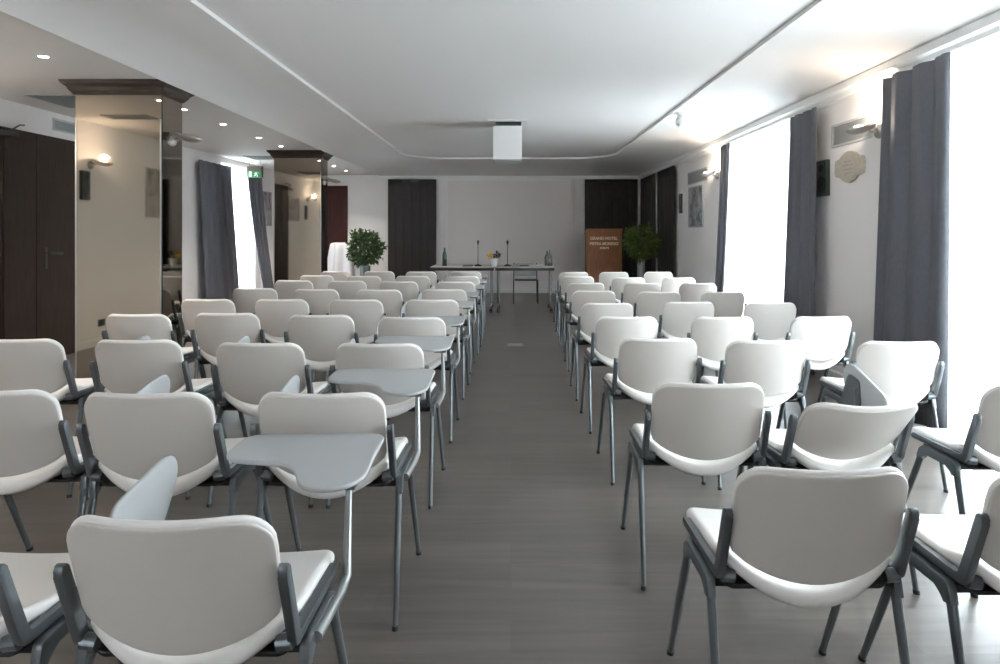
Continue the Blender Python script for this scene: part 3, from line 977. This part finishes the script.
def make_chair(kind):
    t = bpy.data.objects.new('conference_chair', None); COL.objects.link(t)
    t.empty_display_size = 0.1
    bm = nb(); pad(bm, seat_outline(), lambda x, y, o: (x, y, seat_z(x, y) + o), 0.042)
    link('seat', bm, M['vinyl'], t, smooth=60)
    bm = nb(); so = seat_outline()
    pad(bm, smooth_outline([(-0.206, 0.085), (0.206, 0.085), (0.206, 0.36), (-0.206, 0.36)], 0.02, 4), lambda x, y, o: (x, y, 0.443 - 0.034 * (1 - min(1, (x / 0.206) ** 2)) + o), 0.012)
    for yy in (0.13, 0.29):
        box(bm, -0.226, 0.226, yy - 0.012, yy + 0.012, 0.420, 0.440)
    link('seat_base', bm, M['black'], t, smooth=50)
    b = nb(); pad(b, back_outline(), lambda p, q, o: back_P(p, q, o + 0.007), 0.018)
    bk = link('backrest', b, M['vinyl'], t, smooth=60)
    b = nb(); pad(b, back_outline(0.005), lambda p, q, o: back_P(p, q, o - 0.004), 0.010)
    link('backrest_shell', b, M['shell'], bk, smooth=60)
    for s in (-1, 1):
        # L-shaped side bracket
        prof = smooth_outline([(0.062, 0.462), (-0.002, 0.645), (0.002, 0.664), (0.017, 0.664), (0.082, 0.484), (0.375, 0.486), (0.395, 0.476), (0.385, 0.464)],
                              [0.022, 0.006, 0.006, 0.006, 0.014, 0.006, 0.006, 0.006], 3)
        bm = nb(); prism(bm, prof, lambda p: (s * 0.211, p[0], p[1]), lambda p: (s * 0.231, p[0], p[1]), bev=0.003)
        tube(bm, [(s * 0.186, 0.072, 0.470), (s * 0.218, 0.072, 0.474)], 0.017)
        link('side_bracket', bm, M['metal'], t, smooth=30)
        # leg casting and its two legs
        prof = smooth_outline([(0.086, 0.405), (0.098, 0.458), (0.305, 0.458), (0.334, 0.405), (0.306, 0.398), (0.280, 0.426), (0.135, 0.426), (0.118, 0.398)],
                              [0.004, 0.018, 0.02, 0.004, 0.004, 0.018, 0.018, 0.004], 3)
        bm = nb(); prism(bm, prof, lambda p: (s * 0.224, p[0], p[1]), lambda p: (s * 0.246, p[0], p[1]), bev=0.003)
        tube(bm, [(s * 0.19, 0.19, 0.442), (s * 0.24, 0.19, 0.442)], 0.014)
        link('leg_casting', bm, M['metal'], t, smooth=30)
        for (y0, y1) in ((0.105, 0.004), (0.312, 0.508)):
            bm = nb()
            tube(bm, [(s * 0.233, y0, 0.422), (s * 0.236, y0 + (y1 - y0) * .5, 0.217), (s * 0.239, y1, 0.012)], [0.016, 0.0145, 0.0125], 12, (0.72, 1.0))
            tube(bm, [(s * 0.239, y1, 0.014), (s * 0.239, y1 + (y1 - y0) * 0.02, 0.0)], 0.0138, 10, (0.8, 1.0), mi=1)
            link('leg', bm, M['metal'], t, smooth=40, mats=[M['metal'], M['black']])
    if kind == 'open':
        bm = nb(); pad(bm, TAB, lambda x, y, o: (x, y, 0.667 + o), 0.013)
        tb = link('writing_tablet', bm, M['tablet'], t, smooth=50)
        bm = nb()
        tube(bm, [(0.250, 0.13, 0.446), (0.253, 0.33, 0.440), (0.256, 0.372, 0.455), (0.244, 0.445, 0.66)], [0.013, 0.013, 0.012, 0.0085])
        link('tablet_arm', bm, M['arm'], t, smooth=True)
        link('hinge', bxm(0.20, 0.262, 0.43, 0.49, 0.647, 0.662, bev=0.003), M['metal'], tb)
    if kind == 'folded':
        bm = nb(); pad(bm, FOLD, lambda y, z, o: (0.278 + o + 0.03 * (z - 0.5), y, z), 0.013)
        tb = link('writing_tablet', bm, M['tablet'], t, smooth=50)
        bm = nb()
        prism(bm, smooth_outline([(0.42, 0.56), (0.46, 0.66), (0.54, 0.66), (0.56, 0.52), (0.50, 0.50)], 0.02, 4), lambda p: (0.278 + 0.05 * (p[1] - 0.5), p[0], p[1]), lambda p: (0.262 + 0.05 * (p[1] - 0.5), p[0], p[1]), bev=0.002)
        link('hinge', bm, M['metal'], tb)
        bm = nb()
        tube(bm, [(0.262, 0.30, 0.445), (0.264, 0.37, 0.46), (0.268, 0.44, 0.54), (0.270, 0.47, 0.62)], [0.014, 0.013, 0.011, 0.010])
        link('tablet_arm', bm, M['metal'], t, smooth=True)
    return t


f = 667.0


def cpos(px, ytop):
    Z = f * (HC - 0.77) / (ytop - 233.0)
    return (px - 511.0) * Z / f, Z


# (block, column) -> list of (row, pixel centre, pixel top, rotation deg)
CH = {
    ('left', 'A'): [(0, 170, 512.5), (1, 321, 391.5), (2, 379, 343), (3, 411.5, 317), (4, 432, 299.6), (5, 444, 289.3), (6, 455.3, 281.7), (7, 462.2, 276.2), (8, 466, 271.6)],
    ('left', 'B'): [(0, None, (-1.235, 1.31)), (1, 147.5, 391.5), (2, 259.5, 342.5), (3, 320.5, 314.8), (4, 356, 299.6), (5, 379, 289.6), (6, 398.5, 281.5), (7, 412.5, 276.1), (8, 421, 271.7)],
    ('left', 'C'): [(1, None, (-1.825, 2.35)), (2, 137.5, 339.5), (3, 226.5, 313), (4, 281.5, 299.3), (5, 316, 289.3), (6, 347, 280.9), (7, 363.5, 276.1), (8, 379, 271.4)],
    ('left', 'D'): [(2, None, (-2.56, 3.47)), (3, 137.5, 314), (4, 207.5, 299.2), (5, 254.5, 288.3), (6, 293.5, 280.3), (7, 316.5, 275.4), (8, 336, 271.3)],
    ('right', 'A'): [(0, 822.5, 465), (1, 709, 382), (2, 658.5, 338), (3, 627, 316.6), (4, 607.5, 303), (5, 594, 290.8), (6, 586, 282.9), (7, 578, 276.6), (8, 574, 272.1)],
    ('right', 'B'): [(0, None, (1.325, 1.55)), (1, None, (1.245, 2.42), 4), (2, 766.5, 340), (3, 723, 316.7), (4, 689, 301.8), (5, 659, 291.7), (6, 642.5, 283), (7, 628.5, 277.6), (8, 614, 272.2)],
    ('right', 'C'): [(1, None, (1.92, 2.42)), (2, 899, 341), (3, 822, 316.3, 4), (4, 770.5, 302.6), (5, 723, 291.9), (6, 698, 283.2), (7, 679, 277.7), (8, 658.5, 271.9)],
}
ORD = ['first', 'second', 'third', 'fourth', 'fifth', 'sixth', 'seventh', 'eighth', 'ninth']
COLN = {('left', 'A'): 'aisle column of left block', ('left', 'B'): 'second column from aisle, left block',
        ('left', 'C'): 'third column from aisle, left block', ('left', 'D'): 'outermost column of left block',
        ('right', 'A'): 'aisle column of right block', ('right', 'B'): 'middle column of right block',
        ('right', 'C'): 'window-side column of right block'}
proto = {k: make_chair(k) for k in ('plain', 'open', 'folded')}
used = set()
rnd = random.Random(4)
for (blk, colm), rows in CH.items():
    for e in rows:
        row, px, yt = e[0], e[1], e[2]
        rot = e[3] if len(e) > 3 else (rnd.uniform(-1.2, 1.2) if row > 0 else 0)
        x, y = yt if px is None else cpos(px, yt)
        if blk == 'left' and row > 0:
            x, y = x * 0.958, y * 0.958
        kind = 'plain'
        if blk == 'left':
            kind = 'open' if colm == 'A' else 'folded'
            desc = {'open': 'white chair with opened grey writing tablet', 'folded': 'white chair with folded tablet'}[kind]
        else:
            desc = 'plain white chair'
            if (colm, row) == ('B', 1):
                kind = 'folded'; desc = 'slightly turned white chair with folded tablet'
        if kind in used:
            o = copy_tree(proto[kind])
        else:
            o = proto[kind]; used.add(kind)
        o.location = (x, y, 0); o.rotation_euler = (0, 0, math.radians(rot))
        if blk == 'left' and row > 0:
            o.scale = (1.03, 1.03, 1.03)
            if kind == 'folded' and (colm, row) != ('C', 1):     # folded a little farther forward
                for ch in o.children:
                    if ch.name.startswith('writing_tablet'):
                        ch.location = (0, 0.08, -0.012)
        if (blk, colm, row) == ('right', 'B', 1):      # its tablet is swung up a little further
            for ch in o.children:
                if ch.name.startswith('backrest'):           # and its back leans further back
                    a = math.radians(24); py, pz = 0.045, 0.58
                    ch.rotation_euler = (a, 0, 0)
                    ch.location = (0, py - (py * math.cos(a) - pz * math.sin(a)), pz - (py * math.sin(a) + pz * math.cos(a)))
                if ch.name.startswith(('writing_tablet', 'tablet_arm')):
                    a = math.radians(12); py, pz = 0.30, 0.445
                    ch.rotation_euler = (a, 0, 0)
                    ch.location = (0, py - (py * math.cos(a) - pz * math.sin(a)), pz - (py * math.sin(a) + pz * math.cos(a)))
        tag(o, '%s, %s row from camera, %s' % (desc, ORD[row], COLN[(blk, colm)]), 'chair', 'white conference chairs in the %s block' % blk)


# ------------------------------------------------------------------ head table and what stands on it
def conf_table(label, x0, x1, y0, y1, zt):
    t = thing('conference_table', label, 'table', ((x0 + x1) / 2, (y0 + y1) / 2, 0), 0, 'joined head tables')
    hx, hy = (x1 - x0) / 2, (y1 - y0) / 2
    link('tabletop', bxm(-hx + .002, hx - .002, -hy, hy, zt - 0.020, zt, bev=0.004), M['tabletop'], t)
    link('under_frame', bxm(-hx + .01, hx - .01, -hy + .002, hy - .1, zt - 0.065, zt - 0.020), M['black'], t)
    for s in (-1, 1):
        bm = nb(); tube(bm, [(s * (hx - .055), 0, 0.10), (s * (hx - .055), 0, zt - 0.05)], 0.024)
        link('leg', bm, M['table_leg'], t, smooth=True)
        bm = nb(); tube(bm, [(s * (hx - .055), -hy + .05, 0.085), (s * (hx - .055), -hy * .4, 0.11), (s * (hx - .055), 0, 0.115), (s * (hx - .055), hy * .4, 0.11), (s * (hx - .055), hy - .05, 0.085)], 0.017)
        fo = link('foot', bm, M['table_leg'], t, smooth=True)
        for q in (-1, 1):
            bm = nb()
            for dx in (-0.014, 0.014):
                tube(bm, [(s * (hx - .055) + dx - 0.007, q * (hy - .06), 0.032), (s * (hx - .055) + dx + 0.007, q * (hy - .06), 0.032)], 0.032, 14, side=Vector((0, 1, 0)))
            tube(bm, [(s * (hx - .055), q * (hy - .06), 0.03), (s * (hx - .055), q * (hy - .06), 0.09)], 0.009)
            link('caster', bm, M['black'], fo, smooth=True)
    return t


TY0, TY1, TZ = 10.95, 11.75, 0.765
conf_table('left one of two joined grey conference tables on casters before the screen', -1.33, -0.275, TY0, TY1, TZ)
conf_table('right one of two joined grey conference tables on casters before the screen', -0.27, 0.72, TY0, TY1, TZ)


def tpx(px, yy):
    return (px - 511) * yy / f


def mic(label, px):
    y = 11.15
    t = thing('gooseneck_microphone', label, 'microphone', (tpx(px, y), y, TZ), 0, 'table microphones')
    bm = nb(); lathe(bm, [(0.0, 0.035), (0.02, 0.034), (0.055, 0.018), (0.062, 0.006), (0.062, 0.0), (0.0, 0.0)]); link('base', bm, M['black'], t, smooth=True)
    bm = nb(); tube(bm, [(0, 0, 0.03), (0, -0.002, 0.2), (0, -0.006, 0.37)], 0.0055); link('gooseneck', bm, M['black'], t, smooth=True)
    bm = nb(); lathe(bm, [(0.0, 0.435), (0.012, 0.43), (0.018, 0.41), (0.016, 0.385), (0.007, 0.36), (0.0, 0.36)], (0, -0.006, 0)); link('capsule', bm, M['black'], t, smooth=True)


mic('black gooseneck table microphone left of the flower pot', 478)
mic('black gooseneck table microphone right of the flower pot', 507.5)


def bottle(label, px, y, m, h):
    t = thing('water_bottle', label, 'bottle', (tpx(px, y), y, TZ), 0, 'water bottles on the head table')
    k = h / 0.3
    bm = nb(); lathe(bm, [(0.0, 0.0), (0.036, 0.002), (0.04, 0.01), (0.04, 0.17 * k), (0.034, 0.2 * k), (0.016, 0.24 * k), (0.0135, 0.285 * k), (0.0, 0.285 * k)])
    link('bottle_body', bm, m, t, smooth=True)
    bm = nb(); lathe(bm, [(0.0, 0.284 * k), (0.0155, 0.284 * k), (0.0155, h), (0.0, h)]); link('cap', bm, M['bottle'], t)


bottle('green glass water bottle at the left end of the head tables', 444.5, 11.2, M['bottle'], 0.31)
bottle('clear glass water bottle at the right end of the head tables', 550, 11.25, M['bottle_clear'], 0.27)
bottle('shorter clear bottle beside the right-hand water bottle', 547, 11.45, M['bottle_clear'], 0.25)


def folder(label, px, y, wd, m):
    o = link('document_folder', bxm(-wd / 2, wd / 2, -0.11, 0.11, 0, 0.014, bev=0.003), m)
    o.location = (tpx(px, y), y, TZ)
    tag(o, label, 'folder', 'papers on the head tables')


folder('black folder lying on the left head table beside the microphone', 468, 11.15, 0.17, M['leather'])
folder('black folder lying on the right head table beside the microphone', 524.5, 11.15, 0.15, M['leather'])
folder('white paper sheets lying at left end of the head tables', 455, 11.3, 0.22, M['paper'])
folder('white paper sheets lying on the right head table', 536, 11.35, 0.24, M['paper'])
t = thing('flower_pot', 'small white pot with yellow flowers and dark leaves on the head table', 'flower pot', (tpx(494, 11.1), 11.1, TZ))
bm = nb(); lathe(bm, [(0.0, 0.0), (0.038, 0.0), (0.043, 0.01), (0.058, 0.13), (0.06, 0.135), (0.054, 0.135), (0.05, 0.12), (0.0, 0.12)]); link('pot', bm, M['white'], t, smooth=True)
bm = nb(); lathe(bm, [(0.0, 0.128), (0.051, 0.128), (0.051, 0.14), (0.0, 0.142)]); link('soil', bm, M['soil'], t)


def leafcloud(bm, rng, n, center, rad, size, squash=(1, 1, 1), mi=0, surf=0.5):
    for _ in range(n):
        d = Vector((rng.gauss(0, 1), rng.gauss(0, 1), rng.gauss(0, 1))).normalized()
        r = surf + (1 - surf) * rng.random() ** 0.6
        p = Vector(center) + Vector((d.x * squash[0], d.y * squash[1], d.z * squash[2])) * rad * r
        a = (d + Vector((rng.uniform(-.9, .9), rng.uniform(-.9, .9), rng.uniform(-1.1, .6)))).normalized()
        s = a.cross(Vector((rng.uniform(-1, 1), rng.uniform(-1, 1), rng.uniform(-1, 1)))).normalized()
        nn = a.cross(s)
        L = size * rng.uniform(0.7, 1.25); W = L * 0.24
        q = [p, p + a * L * .35 + s * W + nn * L * .04, p + a * L * .7 + s * W * .75, p + a * L - nn * L * .1, p + a * L * .7 - s * W * .75, p + a * L * .35 - s * W + nn * L * .04]
        vs = [bm.verts.new(v) for v in q]
        bm.faces.new(vs).material_index = mi


rng = random.Random(7)
bm = nb()
for k in range(5):
    cpt = (-0.075 + 0.02 * rng.uniform(-1, 1), 0.02 * rng.uniform(-1, 1), 0.18 + 0.03 * rng.uniform(-1, 1))
    leafcloud(bm, rng, 26, cpt, 0.022, 0.03)
for k in range(4):
    tube(bm, [(0, 0, 0.13), (-0.06, 0, 0.17)], 0.003, 6)
link('yellow_flowers', bm, M['yellow'], t)
bm = nb()
leafcloud(bm, rng, 40, (0.055, 0, 0.19), 0.03, 0.05, (0.7, 0.7, 1.2))
for k in range(10):
    tube(bm, [(0, 0, 0.13), (0.03 * rng.uniform(-1, 1.6), 0.02 * rng.uniform(-1, 1), 0.18)], 0.003, 6)
tube(bm, [(0, 0, 0.13), (0.055, 0, 0.20)], 0.005, 6)
link('dark_leaves', bm, M['purple'], t)


# chair behind the head table
t = thing('stacking_chair', 'thin black metal chair with grey backrest behind the head table', 'chair', (tpx(525.5, 12.55), 12.55, 0))
bm = nb(); pad(bm, smooth_outline([(-0.21, -0.20), (0.21, -0.20), (0.20, 0.20), (-0.20, 0.20)], 0.05, 5), lambda x, y, o: (x, y, 0.445 + o - 0.012 * (1 - (x / 0.21) ** 2)), 0.016)
link('seat', bm, M['leather'], t, smooth=50)
for sx in (-1, 1):
    bm = nb(); tube(bm, [(sx * 0.225, -0.20, 0.0), (sx * 0.225, -0.20, 0.44), (sx * 0.22, 0.10, 0.44)], 0.010); link('leg', bm, M['black'], t, smooth=True)
    bm = nb(); tube(bm, [(sx * 0.225, 0.22, 0.0), (sx * 0.22, 0.20, 0.44), (sx * 0.215, 0.26, 0.745)], 0.010); link('leg', bm, M['black'], t, smooth=True)
bm = nb(); pad(bm, smooth_outline([(-0.21, 0.50), (0.21, 0.50), (0.21, 0.74), (-0.21, 0.74)], [0.02, 0.02, 0.06, 0.06], 5), lambda x, z, o: (x, 0.24 + 0.04 * (1 - (x / 0.21) ** 2) * 1 + o + (z - 0.6) * 0.16, z), 0.014)
link('backrest', bm, M['grille'], t, smooth=50)

# lectern
LY = 13.35
lx = tpx(604.5, LY)
LSX = 0.955
t = thing('wooden_lectern', 'cherry wood lectern panel with gold lettering before the black drape', 'lectern', (lx, LY, 0))
t.scale = (LSX, 1, 1)
link('body', bxm(-0.355, 0.355, 0.0, 0.42, 0.03, 1.38, bev=0.004), M['lectern'], t)
link('plinth', bxm(-0.37, 0.37, -0.01, 0.43, 0, 0.10, bev=0.004), M['capital'], t)
bm = nb()
box(bm, -0.365, -0.315, -0.016, 0.0, 0.10, 1.40, bev=0.003); box(bm, 0.315, 0.365, -0.016, 0.0, 0.10, 1.40, bev=0.003)
box(bm, -0.315, 0.315, -0.014, 0.0, 1.35, 1.40, bev=0.003); box(bm, -0.315, 0.315, -0.012, 0.0, 0.90, 0.93, bev=0.003)
link('front_frame', bm, M['lectern'], t)
bm = nb(); prism(bm, [(-0.03, 1.38), (-0.03, 1.41), (0.45, 1.31), (0.45, 1.28)], lambda p: (-0.375, p[0], p[1]), lambda p: (0.375, p[0], p[1]))
link('reading_top', bm, M['lectern'], t)


def text(s, size, x, z, parent, m, y=-0.008):
    c = bpy.data.curves.new('lettering', 'FONT'); c.body = s; c.size = size; c.align_x = 'CENTER'; c.extrude = 0.002
    c.offset = 0.002
    o = bpy.data.objects.new('lettering', c); COL.objects.link(o)
    c.materials.append(m)
    o.rotation_euler = (PI / 2, 0, 0)
    me = bpy.data.meshes.new_from_object(o)
    bpy.data.objects.remove(o)
    q = bpy.data.objects.new('lettering', me); COL.objects.link(q)
    q.parent = parent; q.location = (x, y, z); q.rotation_euler = (PI / 2, 0, 0)
    return q


text('GRAND HOTEL', 0.083, -0.015, 1.185, t, M['gold'])
text('PIETRA MORENO', 0.078, -0.01, 1.08, t, M['gold'])
text('EVENTS', 0.055, 0.0, 1.0, t, M['gold'])


# plants
def tree(label, x, y, zc, rad, nleaf, m, vz, leaf, squash, name, seed, pot_r, pot_z0, pot_z1):
    rng = random.Random(seed)
    t = thing(name, label, 'potted plant', (x, y, 0))
    bm = nb(); lathe(bm, [(0.0, pot_z0), (pot_r * .8, pot_z0), (pot_r * .82, pot_z0 + .01), (pot_r, pot_z1 - .02), (pot_r, pot_z1), (pot_r * .88, pot_z1), (pot_r * .85, pot_z1 - .05), (0, pot_z1 - .05)])
    link('pot', bm, M['vase'], t, smooth=True)
    bm = nb()
    tube(bm, [(0, 0, pot_z1 - 0.06), (0.01, 0, (pot_z1 + zc) / 2), (0, 0.01, zc)], [0.016, 0.013, 0.009])
    for k in range(22):
        d = Vector((rng.gauss(0, 1), rng.gauss(0, 1), rng.gauss(0.2, .9))).normalized()
        z0 = zc - rad * rng.uniform(-0.1, 0.7)
        tube(bm, [(0, 0.005, z0), Vector((0, 0, zc - rad * .1)) + d * rad * .45, Vector((0, 0, zc)) + Vector((d.x * squash[0], d.y * squash[1], d.z * squash[2])) * rad * .85], [0.006, 0.004, 0.002], 6)
    link('trunk', bm, M['bark'], t, smooth=True)
    bm = nb()
    leafcloud(bm, rng, nleaf, (0, 0, zc), rad, leaf, squash, surf=0.35)
    for k in range(26):      # protruding twigs of leaves
        d = Vector((rng.gauss(0, 1), rng.gauss(0, 1), rng.gauss(0, 1))).normalized()
        leafcloud(bm, rng, 14, Vector((0, 0, zc)) + Vector((d.x * squash[0], d.y * squash[1], d.z * squash[2])) * rad * rng.uniform(.92, 1.12), 0.05, leaf)
    link('foliage', bm, m, t)
    return t


tree('bushy round ficus in grey pot beside the white-draped table', tpx(365, 12.7), 12.7, 1.03, 0.31, 1000, M['leaf'], 0, 0.085, (1, 1, 1.0), 'potted_ficus', 3, 0.10, 0.0, 0.70)
tree('round bay tree in grey pot in front of the black corner drapes', tpx(641, 12.2), 12.2, 1.14, 0.30, 900, M['leaf_dark'], 0, 0.08, (1.05, 1.05, 0.97), 'potted_bay_tree', 5, 0.075, 0.0, 0.80)

# draped high table
bx, by = tpx(347, 13.4), 13.4
bm = nb()
N = 72
rng = random.Random(2)
prof = [(0.0, 1.125), (0.22, 1.125), (0.27, 1.12), (0.29, 1.10), (0.30, 0.98), (0.33, 0.7), (0.37, 0.4), (0.40, 0.02)]
rg = []
for i, (r, z) in enumerate(prof):
    am = 0.0 if i < 3 else 0.03 * (i - 2) / 2
    rg.append([bm.verts.new((1.12 * (r + am * math.sin(9 * 2 * PI * k / N + 0.4 * math.sin(k * .3)) if r > 0 else 0.0005) * math.cos(2 * PI * k / N), (r + am * math.sin(9 * 2 * PI * k / N) if r > 0 else 0.0005) * math.sin(2 * PI * k / N), z)) for k in range(N)])
for a, b in zip(rg, rg[1:]):
    for k in range(N):
        bm.faces.new([a[k], a[(k + 1) % N], b[(k + 1) % N], b[k]])
bm.faces.new(rg[0])
o = link('draped_table', bm, M['cloth'], smooth=50); o.location = (bx, by, 0)
tag(o, 'high round table under a floor-length white cloth behind the ficus', 'table')

# floor socket in the aisle
t = thing('floor_socket', 'flat metal socket cover set in the floor of the centre aisle', 'floor socket', (tpx(515.5, 7.86), 7.86, 0))
link('cover_plate', bxm(-0.10, 0.09, -0.09, 0.09, 0.0, 0.004, bev=0.001), M['grille'], t)
bm = nb(); box(bm, -0.085, 0.075, 0.035, 0.065, 0.004, 0.009); box(bm, -0.085, 0.075, -0.045, -0.015, 0.004, 0.009); link('lid', bm, M['steel'], t)
